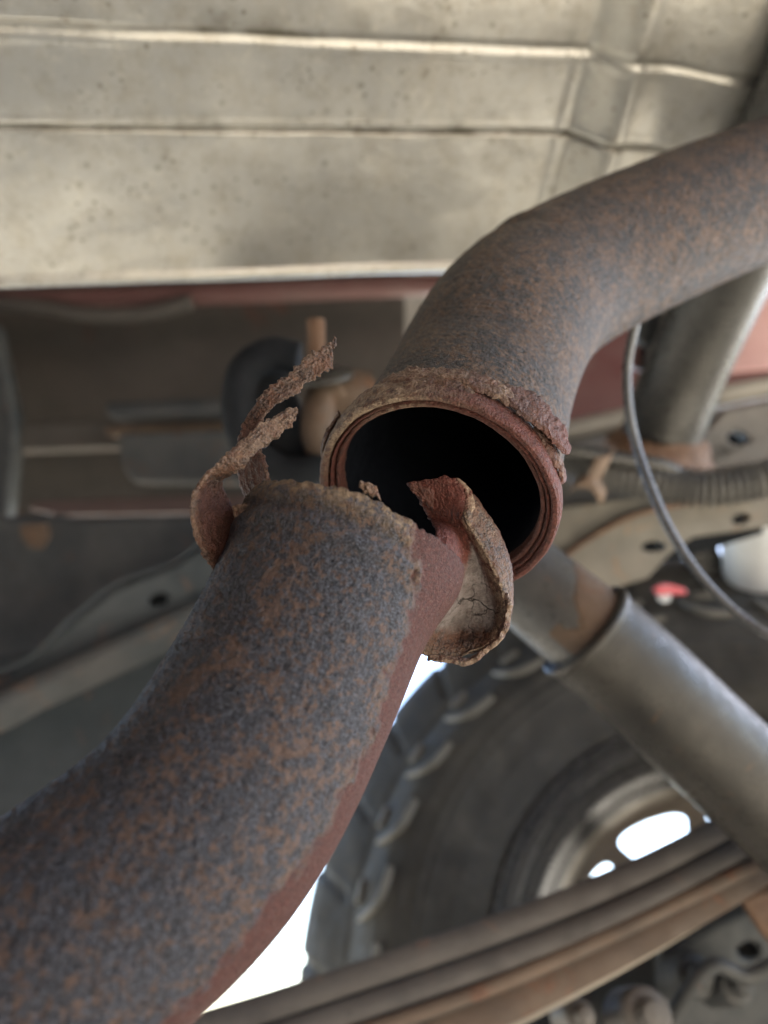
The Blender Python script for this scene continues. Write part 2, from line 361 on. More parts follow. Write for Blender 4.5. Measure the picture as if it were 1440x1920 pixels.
# ------------------------------------------------------------------ lower exhaust pipe (nearest the camera)
RA = .0325
pathA = Path([P1(p) for p in [(655, 1008, .2275), (600, 1140, .2185), (517, 1318, .2065), (380, 1545, .190), (168, 1732, .176), (-85, 1900, .166), (-380, 2010, .158), (-900, 2120, .165)]], smooth=.022)
lowp = thing('lower_exhaust_pipe', 'rusty lower exhaust pipe in the foreground, snapped off with a curled torn flange', 'exhaust pipe', pathA.at(np.array(.12))[0])
def make_low():
    T = .0026
    inner = [(.05, -T), (.03, -T), (.012, -T), (.004, -T*.9), (0, -T*.6), (-.0004, -T*.3), (0, 0)]
    ds = .00062; n_out = int((pathA.L-.001)/ds)
    prof = dense(inner, 5).tolist()+[(ds*(i+1), 0) for i in range(n_out)]
    s = np.array([p[0] for p in prof]); dr = np.array([p[1] for p in prof])
    m = 380; th = np.linspace(-np.pi, np.pi, m, endpoint=False)
    S, TH = np.meshgrid(s, th, indexing='ij')
    # ragged end: cut depth by angle, the hidden half torn away deeper
    q = np.stack([np.cos(th)*3, np.sin(th)*3, th*0], -1)
    cut = .0020*fbm(q*1.3, 4)+.0007*vnoise(q*5)+.00035*vnoise(q*12)
    cut = cut+.011*sstep(1.75, 2.5, np.abs(th))-.0035*np.exp(-((th-1.25)/.45)**2)
    S2 = S+cut[None]*np.exp(-np.maximum(S, 0)/.006)
    c, t, v, r = frames(pathA, S2)
    pos3 = np.stack([np.cos(TH)*RA, np.sin(TH)*RA, S2], -1)
    outer = (dr[:, None] == 0)*1.0+0*TH
    # boundary of the smooth red zone (scale has come off there)
    bnd = np.interp(s, [0, .010, .026, .05, .085, .12, .2], np.radians([21, 34, 44, 51, 50, 50, 54]))[:, None]
    bn = TH-bnd+.16*fbm(pos3*80, 5)+.09*vnoise(pos3*420)+.05*vnoise(pos3*1100)
    red = sstep(-.09, .10, bn)*outer*(TH < 2.6)
    # ends: outer lip ridge
    lip = np.exp(-((S2-.0030)/.0020)**2)*.0010-np.exp(-((S2-.0070)/.0016)**2)*.0005+np.exp(-((S2-.0115)/.0028)**2)*.0011
    flaky = np.exp(-np.maximum(S, 0)/.0028)
    disp = dr[:, None]+outer*(lip*(1-red)-.00045*red+.00030*(1-red)*fbm(pos3*300, 2)*.8-.00034*(1-.8*red)*np.clip(fbm(pos3*1050+5, 2)-.10, 0, 1)*2+.00020*(1-.6*red)*fbm(pos3*1300, 2)+.00012*fbm(pos3*60, 2))
    disp = disp+outer*flaky*(1-.7*red)*(.0009*fbm(pos3*200, 3)+.0005*np.abs(vnoise(pos3*500)))
    # scaly edge standing proud along the red boundary
    disp = disp+outer*.00022*np.exp(-((bn+.02)/.03)**2)*(1+vnoise(pos3*300))
    # the neck swells out into the torn flange on the right
    disp = disp+outer*.0048*np.exp(-((TH-1.35)/.5)**2)*np.exp(-((S2-.004)/.013)**2)
    R = RA+disp
    Vv = c+R[..., None]*(np.cos(TH)[..., None]*v+np.sin(TH)[..., None]*r)
    tan = np.clip(np.exp(-np.maximum(S2-.001, 0)/.0028)*1.1*(1-red)*(TH < .75)+.25*np.exp(-((bn+.03)/.05)**2)*outer*(S2 < .09), 0, 1)
    tan = np.where(outer > 0, tan, .25)
    o = grid('pipe', Vv, M['pipe_low'], lowp, closev=True, uv=np.stack([S, TH*RA], -1), attrs={'red': np.where(outer > 0, red, .6), 'tan': tan})
    return o
make_low()
# soot-black plug of depth inside the lower pipe is simply its bore going on
def ribbon(name, rows, mat, parent, thick=.0016, n=150, m=26, rag=.0010, attrs=None, seed=0, amp=.0009, fn=None, ragtop=0, asp=1.0):
    """torn sheet: rows = list of lists of (px,py,D); equal length; catmull in both directions; real thickness"""
    R = np.array([[P1(p) for p in row] for row in rows])
    A = np.stack([catmull(R[:, j], n) for j in range(R.shape[1])], 1)
    B = np.stack([catmull(A[i], m) for i in range(n)], 0)
    du = np.gradient(B, axis=0); dv = np.gradient(B, axis=1)
    N = np.cross(du, dv); N /= np.linalg.norm(N, axis=-1, keepdims=True)+1e-12
    N = np.where(((B-CAM)*N).sum(-1, keepdims=True) > 0, -N, N)      # to the camera side
    W = dv/(np.linalg.norm(dv, axis=-1, keepdims=True)+1e-12); U = du/(np.linalg.norm(du, axis=-1, keepdims=True)+1e-12)
    u = np.linspace(0, 1, n)[:, None]; x = np.linspace(-1, 1, m)[None]
    edge = np.abs(x)**3*np.sign(x)+0*u
    jag = rag*(fbm(B*420+seed, 3)+.7*vnoise(B*1100+seed))
    B = B+W*(edge*jag)[..., None]
    if ragtop:
        B = B+U*((1-sstep(0, .12, u))*ragtop*vnoise(B*700+seed)+sstep(.88, 1, u)*ragtop*vnoise(B*700+9+seed))[..., None]
    ln = np.linalg.norm(np.diff(B[:, m//2], axis=0), axis=1).sum(); wd = np.linalg.norm(np.diff(B, axis=1), axis=-1).sum(1).mean()
    q = np.stack(np.broadcast_arrays(u*ln*170*asp, x*wd*.5*750/asp, 0*u*x+seed), -1)   # laminated: long fibres along the sheet
    lam = fbm(q, 4); ridge = 1-2*np.abs(fbm(q*.7+9, 3))
    d1 = amp*(.55*lam+.5*ridge-.3)+amp*.45*fbm(B*420+seed, 3)+amp*.35*vnoise(B*1300+seed)
    d2 = amp*fbm(B*300+31+seed, 4)
    th = thick*(1-.8*np.abs(x)**10)*(1-.7*(2*np.abs(u-.5))**14)
    F1 = B+N*(th*.5+d1)[..., None]; F2 = B-N*(th*.5-d2)[..., None]
    # closed section: front left->right then back right->left
    V = np.concatenate([F1, F2[:, ::-1]], 1)
    V = np.concatenate([V.mean(1, keepdims=True)[:1].repeat(V.shape[1], 1)*.5+V[:1]*.5, V, V[-1:]*.5+V.mean(1, keepdims=True)[-1:].repeat(V.shape[1], 1)*.5], 0)
    at = {}
    for k, f in (attrs or {}).items():
        a = f(u, x, B)+0*u*x; a = np.concatenate([a, a[:, ::-1]], 1); at[k] = np.concatenate([a[:1], a, a[-1:]], 0)
    o = grid(name, V, mat, parent, closev=True, attrs=at, uv=np.zeros(V.shape[:2]+(2,)))
    # close the two ends
    me = o.data; bm = bmesh.new(); bm.from_mesh(me); bmesh.ops.holes_fill(bm, edges=[e for e in bm.edges if e.is_boundary], sides=0); bm.to_mesh(me); bm.free()
    for p in me.polygons: p.use_smooth = True
    return o
# curled flange remnant: neck -> cup -> edge
fl = [
 [(764, 905, .2300), (785, 903, .2290), (812, 897, .2275), (842, 893, .2265), (868, 902, .2265)],
 [(776, 925, .2305), (800, 918, .2290), (826, 915, .2275), (858, 918, .2262), (886, 924, .2262)],
 [(790, 948, .2315), (812, 945, .2300), (836, 942, .2280), (862, 946, .2255), (888, 955, .2245)],
 [(806, 975, .2320), (824, 974, .2312), (842, 972, .2292), (860, 972, .2262), (880, 978, .2235)],
 [(818, 1000, .2160), (840, 1000, .2210), (858, 1000, .2275), (876, 1000, .2275), (893, 1006, .2235)],
 [(800, 1036, .2078), (838, 1036, .2120), (866, 1034, .2250), (890, 1034, .2290), (911, 1038, .2235)],
 [(800, 1076, .2075), (836, 1078, .2115), (866, 1076, .2270), (902, 1072, .2310), (929, 1074, .2240)],
 [(786, 1116, .2085), (824, 1118, .2145), (862, 1116, .2300), (914, 1110, .2320), (942, 1110, .2245)],
 [(800, 1150, .2220), (832, 1158, .2290), (870, 1156, .2350), (922, 1148, .2320), (948, 1142, .2255)],
 [(790, 1180, .2260), (824, 1186, .2310), (862, 1190, .2345), (915, 1182, .2320), (945, 1172, .2265)],
 [(784, 1205, .2280), (818, 1210, .2300), (854, 1214, .2310), (900, 1206, .2300), (930, 1196, .2270)],
 [(780, 1226, .2290), (812, 1232, .2290), (850, 1235, .2290), (888, 1226, .2285), (912, 1212, .2270)]]
flap = ribbon('torn_flange', fl, M['flange'], lowp, thick=.0015, n=280, m=130, rag=.0007, amp=.00030, ragtop=.0010,
    attrs={'red': lambda u, x, B: sstep(.78, .60, u+.10*x+.08*fbm(B*250, 3)),
           'pale': lambda u, x, B: sstep(.50, .58, u+.05*x+.05*fbm(B*300, 3)+.10*sstep(-.2, .6, x)*(u > .4))*sstep(.84, .74, u+.04*fbm(B*200, 2))*sstep(.80, .5, x)*.85,
           'tan': lambda u, x, B: sstep(.62, .95, x)*.9+sstep(.9, 1, u)*.5})
# outer band of the curled flange (its rim, seen beyond the light torn edge)
band = [
 [(870, 958, .2240), (878, 948, .2250), (886, 938, .2268), (888, 926, .2290)],
 [(872, 974, .2232), (886, 968, .2245), (902, 962, .2270), (908, 956, .2300)],
 [(890, 1006, .2230), (906, 1000, .2248), (922, 994, .2275), (930, 988, .2310)],
 [(908, 1038, .2230), (924, 1032, .2250), (940, 1026, .2280), (946, 1020, .2315)],
 [(926, 1074, .2235), (940, 1068, .2255), (952, 1060, .2285), (956, 1054, .2320)],
 [(940, 1110, .2240), (950, 1106, .2260), (957, 1100, .2290), (960, 1096, .2320)],
 [(946, 1142, .2250), (953, 1140, .2268), (957, 1138, .2295), (958, 1136, .2320)],
 [(943, 1172, .2262), (949, 1171, .2275), (951, 1170, .2295), (952, 1169, .2320)]]
ribbon('flange_rim', band, M['flange'], lowp, thick=.0014, n=220, m=36, rag=.0006, amp=.00035, seed=3,
    attrs={'tan': lambda u, x, B: .12+.8*sstep(-.75, -1, x)+.35*fbm(B*120, 2), 'red': lambda u, x, B: sstep(.3, .9, x)*.6})
edge = [[(878, 1245-0, .2265), (884, 1236, .2285)], [(905, 1226, .2262), (910, 1216, .2285)], [(932, 1205, .2255), (932, 1193, .2280)],
        [(950, 1178, .2250), (944, 1168, .2272)], [(957, 1140, .2244), (946, 1138, .2262)], [(955, 1112, .2238), (942, 1112, .2250)]]
edge = [[(800, 1240, .2280), (802, 1228, .2290)], [(845, 1243, .2272), (846, 1231, .2290)]]+edge
ribbon('crusty_edge', edge, M['flange'], lowp, thick=.0019, n=320, m=30, rag=.0009, amp=.00055, seed=11,
    attrs={'tan': lambda u, x, B: .30+.3*sstep(.6, .95, np.abs(x)), 'pale': lambda u, x, B: .10+0*u, 'red': lambda u, x, B: .35+0*u})
tip = [[(766, 906, .2285), (770, 920, .2290)], [(780, 905, .2285), (786, 934, .2290)], [(800, 912, .2280), (803, 950, .2290)], [(815, 920, .2282), (812, 960, .2295)]]
ribbon('torn_tip', tip, M['flange'], lowp, thick=.0016, n=60, m=24, rag=.0016, amp=.0006, seed=5, attrs={'red': lambda u, x, B: .6+0*u})
# shards round the broken rim
sh = [
 ([[(436, 955, .216), (438, 968, .216)], [(452, 950, .216), (444, 990, .216)], [(472, 948, .216), (452, 1003, .216)], [(490, 945, .216), (462, 1012, .216)]], 21),
 ([[(674, 903, .2050), (672, 916, .2050)], [(690, 903, .2045), (690, 922, .205)], [(706, 910, .2045), (712, 930, .205)]], 25),
]
for rows, sd_ in sh:
    ribbon('rust_shard', rows, M['strip'], lowp, thick=.0022, n=90, m=16, rag=.0018, amp=.0010, seed=sd_, attrs={'tan': lambda u, x, B: .75+0*u})
# torn strips curling up on the left
s1 = [[(412, 1076, .2120), (436, 1062, .2180), (468, 1040, .2260)],
      [(376, 1014, .2110), (412, 1006, .2190), (456, 1004, .2290)],
      [(365, 968, .2100), (396, 962, .2190), (436, 966, .2290)],
      [(368, 925, .2095), (390, 925, .2170), (417, 926, .2250)],
      [(388, 892, .2100), (400, 894, .2140), (416, 898, .2180)],
      [(424, 858, .2110), (434, 870, .2120), (446, 878, .2135)],
      [(454, 830, .2130), (464, 842, .2130), (474, 852, .2140)],
      [(488, 800, .2150), (498, 812, .2150), (508, 824, .2160)],
      [(512, 786, .2165), (522, 796, .2165), (532, 808, .2170)],
      [(536, 771, .2175), (543, 780, .2175), (551, 789, .2180)],
      [(556, 763, .2180), (558, 766, .2180), (561, 770, .2182)]]
def widen(rows, f):
    return [[tuple(np.mean(row, 0)*(1-f)+np.array(p)*f) for p in row] for row in rows]
ribbon('torn_strip', widen(s1, 1.22), M['strip'], lowp, thick=.0017, n=420, m=44, rag=.0009, amp=.0004, seed=41,
    attrs={'red': lambda u, x, B: sstep(.42, .28, u)*sstep(-.85, -.5, x)*.85, 'tan': lambda u, x, B: sstep(.35, .6, u)*.55+sstep(-.75, -.95, x)*.5})
s2 = [[(476, 962, .236), (492, 950, .2330), (508, 930, .230)],
      [(463, 930, .235), (480, 922, .232), (503, 912, .228)],
      [(450, 885, .234), (468, 880, .231), (493, 876, .228)],
      [(446, 850, .232), (464, 848, .230), (486, 846, .228)],
      [(449, 822, .230), (465, 818, .229), (484, 812, .228)],
      [(460, 795, .229), (474, 790, .228), (494, 780, .227)],
      [(478, 765, .228), (494, 764, .227), (512, 762, .227)],
      [(500, 736, .228), (516, 740, .228), (530, 748, .227)],
      [(532, 711, .229), (546, 721, .229), (560, 728, .229)],
      [(566, 685, .230), (576, 696, .230), (588, 706, .230)],
      [(595, 662, .231), (604, 676, .231), (613, 691, .231)],
      [(622, 648, .232), (624, 664, .232), (624, 684, .232)]]
ribbon('torn_strip', widen(s2, 1.25), M['strip'], lowp, thick=.0015, n=420, m=44, rag=.0011, amp=.0005, seed=57,
    attrs={'red': lambda u, x, B: sstep(.55, .35, u)*.7, 'tan': lambda u, x, B: sstep(.45, .8, u)*.22+sstep(.8, .97, np.abs(x))*.4})
ribbon('torn_strip', [[(621, 650, .2335), (626, 656, .2335)], [(624, 640, .2335), (629, 646, .2335)], [(627, 630, .2335), (631, 634, .2335)]], M['strip'], lowp, thick=.001, n=30, m=10, rag=.0006, amp=.0004, seed=60)

# ------------------------------------------------------------------ upper exhaust pipe
ctrB = P(813.0, 944.0, .2437); axB = camvec(.305, .605, .735); axB /= np.linalg.norm(axB)
RB = .0372
pb = [ctrB, ctrB+axB*.022, ctrB+axB*.050]+[P1(p) for p in [(893, 745, .3000), (938, 640, .320), (990, 572, .3430), (1080, 511, .3670), (1255, 430, .3880), (1440, 356, .4130), (1690, 262, .4400)]]
pathB = Path(pb, smooth=.050)
upp = thing('upper_exhaust_pipe', 'rusty upper exhaust pipe bending to the right, its round open mouth facing the viewer', 'exhaust pipe', pathB.at(np.array(.15))[0])
def make_up():
    ds = .0007; n_out = int((pathB.L-.012)/ds)
    s = np.array([.010+ds*i for i in range(n_out)])
    m = 400; th = np.linspace(-np.pi, np.pi, m, endpoint=False)
    S, TH = np.meshgrid(s, th, indexing='ij')
    c, t, v, r = frames(pathB, S)
    pos3 = np.stack([np.cos(TH)*RB, np.sin(TH)*RB, S], -1)
    taper = np.interp(s, [0, .05, .1, .16, .25, .5], [RB, RB, RB*1.0, RB*.99, RB*.99, RB*.99])[:, None]
    disp = .00024*fbm(pos3*300, 2)-.00032*np.clip(fbm(pos3*1050+5, 2)-.10, 0, 1)*2+.00018*fbm(pos3*1300, 2)+.0004*fbm(pos3*40, 2)
    # crease on the inside of the bend
    kink = pathB_kink
    disp = disp-.0022*np.exp(-((S-kink)/.004)**2)*np.exp(-((TH-1.45)/.55)**2)+.0010*np.exp(-((S-kink-.009)/.005)**2)*np.exp(-((TH-1.45)/.5)**2)
    V = c+(taper+disp)[..., None]*(np.cos(TH)[..., None]*v+np.sin(TH)[..., None]*r)
    grid('pipe', V, M['pipe_up'], upp, closev=True, uv=np.stack([S, TH*RB], -1), attrs={'tan': .5*np.exp(-(S-.010)/.003)})
    # bore
    si = np.concatenate([np.linspace(.0080, .08, 60), np.linspace(.085, pathB.L-.02, 80)])
    S, TH = np.meshgrid(si, th[::4], indexing='ij'); c, t, v, r = frames(pathB, S)
    R = .0337
    V = c+R*(np.cos(TH)[..., None]*v+np.sin(TH)[..., None]*r)
    V = np.concatenate([V, V[-1:]*0+c[-1:, :1]], 0)
    grid('bore', V, M['void'], upp, closev=True, uv=np.zeros(V.shape[:2]+(2,)))
pathB_kink = pathB.s[np.argmin(np.linalg.norm(pathB.d-P(1008, 556, .346), axis=1))]
make_up()
def ring(name, prof, attrs_f, noise_amp, mat=M['flange'], m=620, k=5, th_rng=None, seed=0):
    """band round the mouth; prof: closed-ish (radius, distance along the axis), seen angle: 0 = towards the camera/up side"""
    c0, t0, v0, r0 = frames(pathB, np.array(.0)); prof = dense(prof, k)
    t0 = axB; v0 = UP-(UP@t0)*t0; v0 /= np.linalg.norm(v0); r0 = np.cross(v0, t0); r0 = r0 if r0@RIGHT > 0 else -r0
    th = np.linspace(-np.pi, np.pi, m, endpoint=False) if th_rng is None else np.linspace(th_rng[0], th_rng[1], m)
    R, TH = np.meshgrid(prof[:, 0], th, indexing='ij'); O = prof[:, 1][:, None]+0*TH
    q = np.stack([np.cos(TH)*R, np.sin(TH)*R, O], -1)
    dR, dO = noise_amp(q, TH, R, O)
    V = ctrB+(O+dO)[..., None]*t0+(R+dR)[..., None]*(np.cos(TH)[..., None]*v0+np.sin(TH)[..., None]*r0)
    at = {kk: f(q, TH, R, O)+0*TH for kk, f in attrs_f.items()}
    return grid(name, V, mat, upp, closev=th_rng is None, closeu=False, attrs=at, uv=np.stack([O, TH*R], -1))
# TH: 0 = top of the mouth, + = right
small = lambda q, TH, R, O: (.00022*fbm(q*380, 3)+.0002*fbm(q*90, 2), .00025*fbm(q*300+7, 3))
ring('mouth_lip', [(.0338, .0085), (.0338, .006), (.0340, .0035), (.0347, .0028), (.0354, .0030), (.0357, .0042), (.0358, .008)],
     {'red': lambda q, TH, R, O: .6*(O < .008)+.15, 'tan': lambda q, TH, R, O: .7*np.exp(-((TH+.15)/.35)**2)*(R > .0339)}, small, seed=1)
ring('flange_ring', [(.0357, .009), (.0357, .0052), (.0360, .0022), (.0366, .0012), (.0371, .0020), (.0373, .0028), (.0376, .0012), (.0384, .0002), (.0396, .0002), (.0403, .0014), (.0406, .0042), (.0404, .0075), (.0396, .0100), (.0380, .0115), (.0370, .012)],
     {'red': lambda q, TH, R, O: np.clip(.9-.8*np.exp(-((TH+.45)/.75)**2)*(R > .0373)+.15*fbm(q*150, 2), 0, 1),
      'tan': lambda q, TH, R, O: np.clip(1.1*np.exp(-((TH+.55)/.62)**2)*(R > .0374)+.25*np.exp(-((TH+.1)/.4)**2), 0, 1)},
     lambda q, TH, R, O: ((.0002+.0003*np.exp(-((TH+.6)/.7)**2)*(R > .0385))*fbm(q*380, 3)+.0003*fbm(q*90, 2), .0003*fbm(q*300+7, 3)))
# tan flaking collar behind the ring, upper left
ring('flaky_collar', [(.0372, .0055), (.0408, .0040), (.0418, .0065), (.0418, .0100), (.0408, .0135), (.0385, .0160), (.0372, .0165)],
     {'tan': lambda q, TH, R, O: .35+.55*sstep(.1, -.3, TH)+.3*fbm(q*150, 3), 'red': lambda q, TH, R, O: .2+0*TH},
     lambda q, TH, R, O: ((R > .0385)*(.0009*fbm(q*110, 3)+.0003*vnoise(q*600)-.0022*(1-sstep(-1.75, -1.5, TH)*sstep(.75, .35, TH))-.0008), .0018*fbm(q*120+3, 3)), m=520, th_rng=(-1.85, .85))
def flake(th0, th1, r0, o0, o1, lift, seed, w=.35, tanv=.3):
    def na(q, TH, R, O):
        x = (TH-th0)/(th1-th0)
        wd = np.sin(np.pi*np.clip(x, 0, 1))**w
        e = .0012*fbm(q*260+seed, 3)+.0006*vnoise(q*900+seed)
        return e*.6+lift*x+.0004*fbm(q*150+seed, 2)+(R-r0)*(wd-1), (O-(o0+o1)/2)*(wd-1)+e
    return ring('rust_flake', [(r0, o0), (r0+.0003, o0-.0003), (r0+.0014, o0+.0006), (r0+.0016, (o0+o1)/2), (r0+.0013, o1), (r0, o1)],
         {'tan': lambda q, TH, R, O: tanv+.5*fbm(q*120+seed, 2), 'red': lambda q, TH, R, O: .35+.4*sstep((th0+th1)/2-.1, th1, TH)}, na, m=260, k=6, th_rng=(th0, th1))
flake(.05, 1.02, .0404, .0075, .0145, .0012, 3, w=.25)
flake(.60, 1.34, .0408, .0060, .0185, .0030, 9, w=.35, tanv=.0)
flake(1.0, 1.55, .0402, .0060, .0120, .0004, 14, w=.5, tanv=.0)
flake(-.35, .25, .0400, .0080, .0150, .0004, 17, w=.3, tanv=.6)
flake(-1.75, -1.30, .0412, .0050, .0170, .0006, 21, w=.5, tanv=.6)
flake(-1.35, -.85, .0410, .0060, .0200, .0006, 27, w=.5, tanv=.5)

# ------------------------------------------------------------------ heat shield
gdir = camvec(4.08, .469, 1.0); gdir /= np.linalg.norm(gdir)
hdir = camvec(-.13, -.60, .78); hdir /= np.linalg.norm(hdir)
nsh = np.cross(gdir, hdir); nsh /= np.linalg.norm(nsh)
if nsh@FWD < 0: nsh = -nsh       # away from the camera
shO = P(500, 530, .53)
def onplane(px, py, O=shO, n=nsh):
    d = P(px, py, np.ones_like(np.asarray(px, float)))-CAM; return CAM+d*(((O-CAM)@n)/(d@n))[..., None]
def spc(px, py):                 # plane coordinates (along g, along h) of a pixel
    p = onplane(np.array(float(px)), np.array(float(py)))-shO
    A = np.stack([gdir, hdir, nsh], 1); return np.linalg.solve(A, p)[:2]
gA = spc(600, 66)[1]; gB = spc(600, 245)[1]; gE = spc(500, 500)[1]; gA2 = gA-(gB-gA)*1.75
cL0 = np.array(spc(1095, 60)); cL1 = np.array(spc(1015, 385)); cR0 = np.array(spc(1185, 60)); cR1 = np.array(spc(1120, 300))
dq = [float(spc(x_, 150)[0]-spc(1165, 150)[0]) for x_ in (1205, 1335, 1350, 1460)]
shield = thing('heat_shield', 'dull silver pressed metal heat shield with grooves and dark grime specks, filling the top', 'heat shield', shO+gdir*.1)
def shield_surf(hh0, hh1, nh, g0=-.55, g1=.75, ng=900):
    g = np.linspace(g0, g1, ng)[:, None]; h = np.linspace(hh0, hh1, nh)[None]
    G = g+0*h; H = h+0*g
    # channel edges as functions of h
    xl = cL0[0]+(cL1[0]-cL0[0])*(H-cL0[1])/(cL1[1]-cL0[1]); xr = cR0[0]+(cR1[0]-cR0[0])*(H-cR0[1])/(cR1[1]-cR0[1])
    z = -.019*sstep(.05, .95, (G-xl)/(xr-xl))-.0014*np.exp(-((G-xl)/.003)**2)-.0012*np.exp(-((G-xr)/.004)**2)
    z += -.016*sstep(dq[0], dq[1], G-xr)+.013*sstep(dq[2], dq[3], G-xr)
    wig = .0008*fbm(np.stack([G*25, H*25, 0*G], -1), 3)
    for g_, w_, sg in ((gA, .0030, 1), (gB, .0019, -1), (gA2, .004, 1)):
        z += .0015*sstep(-w_, w_*.3, H-g_-wig)-.0015*sstep(w_*.6, w_*1.8, H-g_-wig) if sg > 0 else .0032*np.exp(-((H-g_-wig)/(w_*.8))**2)
        z += -.0004*np.exp(-((H-g_-wig-sg*w_*2.3)/(w_*.9))**2)
    z += .0016*fbm(np.stack([G*14, H*14, 0*G+3], -1), 2)
    V = shO+G[..., None]*gdir+H[..., None]*hdir+z[..., None]*nsh
    dirt_shade = np.zeros_like(G)
    for g_ in (gA, gB, gA2):
        nse = fbm(np.stack([G*60, H*60, 0*G], -1), 3)
        dirt_shade = np.maximum(dirt_shade, np.exp(-((H-g_-.0008)/.0022)**2)*(.40+.6*nse)+.45*np.exp(-((H-g_+.003)/.006)**2)*np.clip(nse*2.4-.35, 0, 1))
    dirt_shade = np.maximum(dirt_shade, .35*sstep(.0, .35, (G-xl)/(xr-xl))*sstep(1.0, .75, (G-xl)/(xr-xl)))  # shade of the sloped channel face, painted into the colour mask
    return V, np.clip(dirt_shade, 0, 1)
nb = 5
bands = [(gA2-.15, gA2, 60), (gA2, gA, 150), (gA, gB, 170), (gB, gE, 240)]
for a_, b_, k_ in bands:
    V, dirt_shade = shield_surf(a_, b_, k_)
    o = grid('pressed_panel', V, M['shield'], shield, attrs={'dirt_shade': dirt_shade}, uv=np.zeros(V.shape[:2]+(2,)))
# folded lower edge
V, _ = shield_surf(gE, gE+.0001, 2, ng=300)
e0 = V[:, 0]; t_ = np.linspace(0, 1, 14)
lip = np.stack([e0+hdir*(.010*k)-nsh*(.0035*math.sin(k*math.pi)) for k in t_]+[e0+hdir*.010+nsh*.003, e0+hdir*.009+nsh*.012, e0+nsh*.012], 1)
grid('folded_edge', lip, M['shield'], shield, attrs={'dirt_shade': np.zeros(lip.shape[:2])}, uv=np.zeros(lip.shape[:2]+(2,)))

# ------------------------------------------------------------------ strut tube, upper right
tb = thing('body_mount_tube', 'thick grey metal tube rising behind the bend of the upper exhaust pipe', 'metal tube', P(1270, 800, .60))
tube('tube', [(1720, -260, .36), (1615, 0, .40), (1510, 200, .45), (1368, 500, .54), (1285, 690, .595), (1248, 790, .615), (1238, 822, .62)], .0325, M['strut'], tb, n=120, m=64)
lathe('weld_collar', P(1244, 830, .625), camvec(-.25, -.95, .35), RIGHT, dense([(.030, -.012), (.036, -.008), (.040, .002), (.046, .008), (.046, .014), (.03, .016)], 3), M['rust_metal'], tb)

# ------------------------------------------------------------------ truck body behind
body = thing('body_underside', 'dusty brown and maroon underside of the truck body behind the pipes', 'truck body', (0, .9, .9))
box('floor_pan', (-.9, -.05, 1.32), (4.3, 2.6, .05), M['underbody'], body)
box('front_light_block', (-3.02, 0, .78), (.05, 2.7, 1.04), M['underbody'], body)  # unseen panel, added to shut out light from the left
box('far_side_light_block', (-.75, -1.38, .72), (4.6, .05, 1.16), M['maroon'], body)  # unseen side, brought low to cut light from behind the camera
plate('inner_panel', [(-700, 470, 1.02), (760, 470, 1.02), (760, 980, .98), (-700, 1040, .98)], .02, M['underbody'], body)
tube('seam_roll', [(-500, 575, .95), (-100, 568, .95), (300, 556, .95), (900, 530, .95)], .013, M['maroon_dusty'], body, n=60, m=24)
tube('wheel_arch_curl', [(-300, 560, .93), (40, 572, .93), (170, 590, .92), (270, 588, .93), (360, 565, .94)], .010, M['underbody'], body, n=60, m=20)
plate('ledge', [(-300, 800, .90), (440, 782, .90), (470, 800, .90), (440, 830, .90), (-300, 860, .90)], .05, M['underbody'], body, bevel=.006)
plate('ledge', [(60, 940, .86), (500, 925, .86), (500, 962, .86), (110, 968, .86), (50, 955, .86)], .05, M['brown_edge'], body, bevel=.004)
plate('ledge', [(195, 800, .88), (560, 786, .88), (560, 806, .88), (200, 818, .88)], .04, M['tan_metal'], body, bevel=.003)
plate('side_pillar', [(-320, 560, .90), (-10, 600, .90), (30, 800, .89), (10, 980, .87), (-320, 990, .87)], .03, M['dark_metal'], body, bevel=.006)
plate('maroon_side', [(1020, 560, 1.05), (1600, 440, 1.05), (1700, 740, 1.05), (1020, 830, 1.05)], .02, M['maroon'], body)
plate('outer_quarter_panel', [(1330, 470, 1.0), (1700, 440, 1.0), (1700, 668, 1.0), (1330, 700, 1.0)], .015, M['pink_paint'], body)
tube('panel_bead', [(1040, 815, .86), (1150, 790, .86), (1360, 742, .86), (1460, 722, .86), (1600, 690, .86)], .0125, M['dish'], body, n=60, m=20)
plate('arch_lip', [(1040, 835, .84), (1160, 805, .84), (1360, 765, .84), (1700, 700, .84), (1700, 860, .84), (1040, 900, .84)], .02, M['rail_dark'], body)
plate('rear_fender', [(1090, 1060, .92), (1450, 1040, .92), (1700, 1030, .92), (1700, 1128, .92), (1480, 1122, .92), (1445, 1110, .92), (1400, 1128, .92), (1362, 1126, .92), (1350, 1104, .92), (1328, 1126, .92), (1262, 1122, .92), (1244, 1100, .92), (1222, 1116, .92), (1130, 1120, .92)], .015, M['maroon'], body)

dk = thing('spare_carrier_box', 'dark blurred box section tucked under the brown body, left of the rubber hanger', 'metal box', P(330, 850, .86))
plate('box_side', [(222, 812, .84), (575, 800, .84), (575, 912, .84), (250, 908, .84), (228, 880, .84)], .05, M['dark_metal'], dk, bevel=.008)
plate('top_slot', [(188, 752, .84), (560, 738, .84), (560, 778, .84), (200, 786, .84)], .03, M['dark_metal'], dk, bevel=.010)
lb = thing('dark_floor_brace', 'dark brace with a yellowed clip at the far left edge of the picture', 'metal brace', P(60, 1000, .80))
plate('brace_plate', [(-200, 975, .80), (95, 965, .80), (150, 975, .80), (420, 962, .80), (430, 1080, .80), (200, 1180, .80), (-200, 1330, .80)], .03, M['dark_metal'], lb, bevel=.006)
plate('clip', [(36, 985, .77), (84, 980, .77), (92, 1004, .77), (76, 1030, .77), (52, 1026, .77), (38, 1008, .77)], .008, M['rust_dark'], lb)

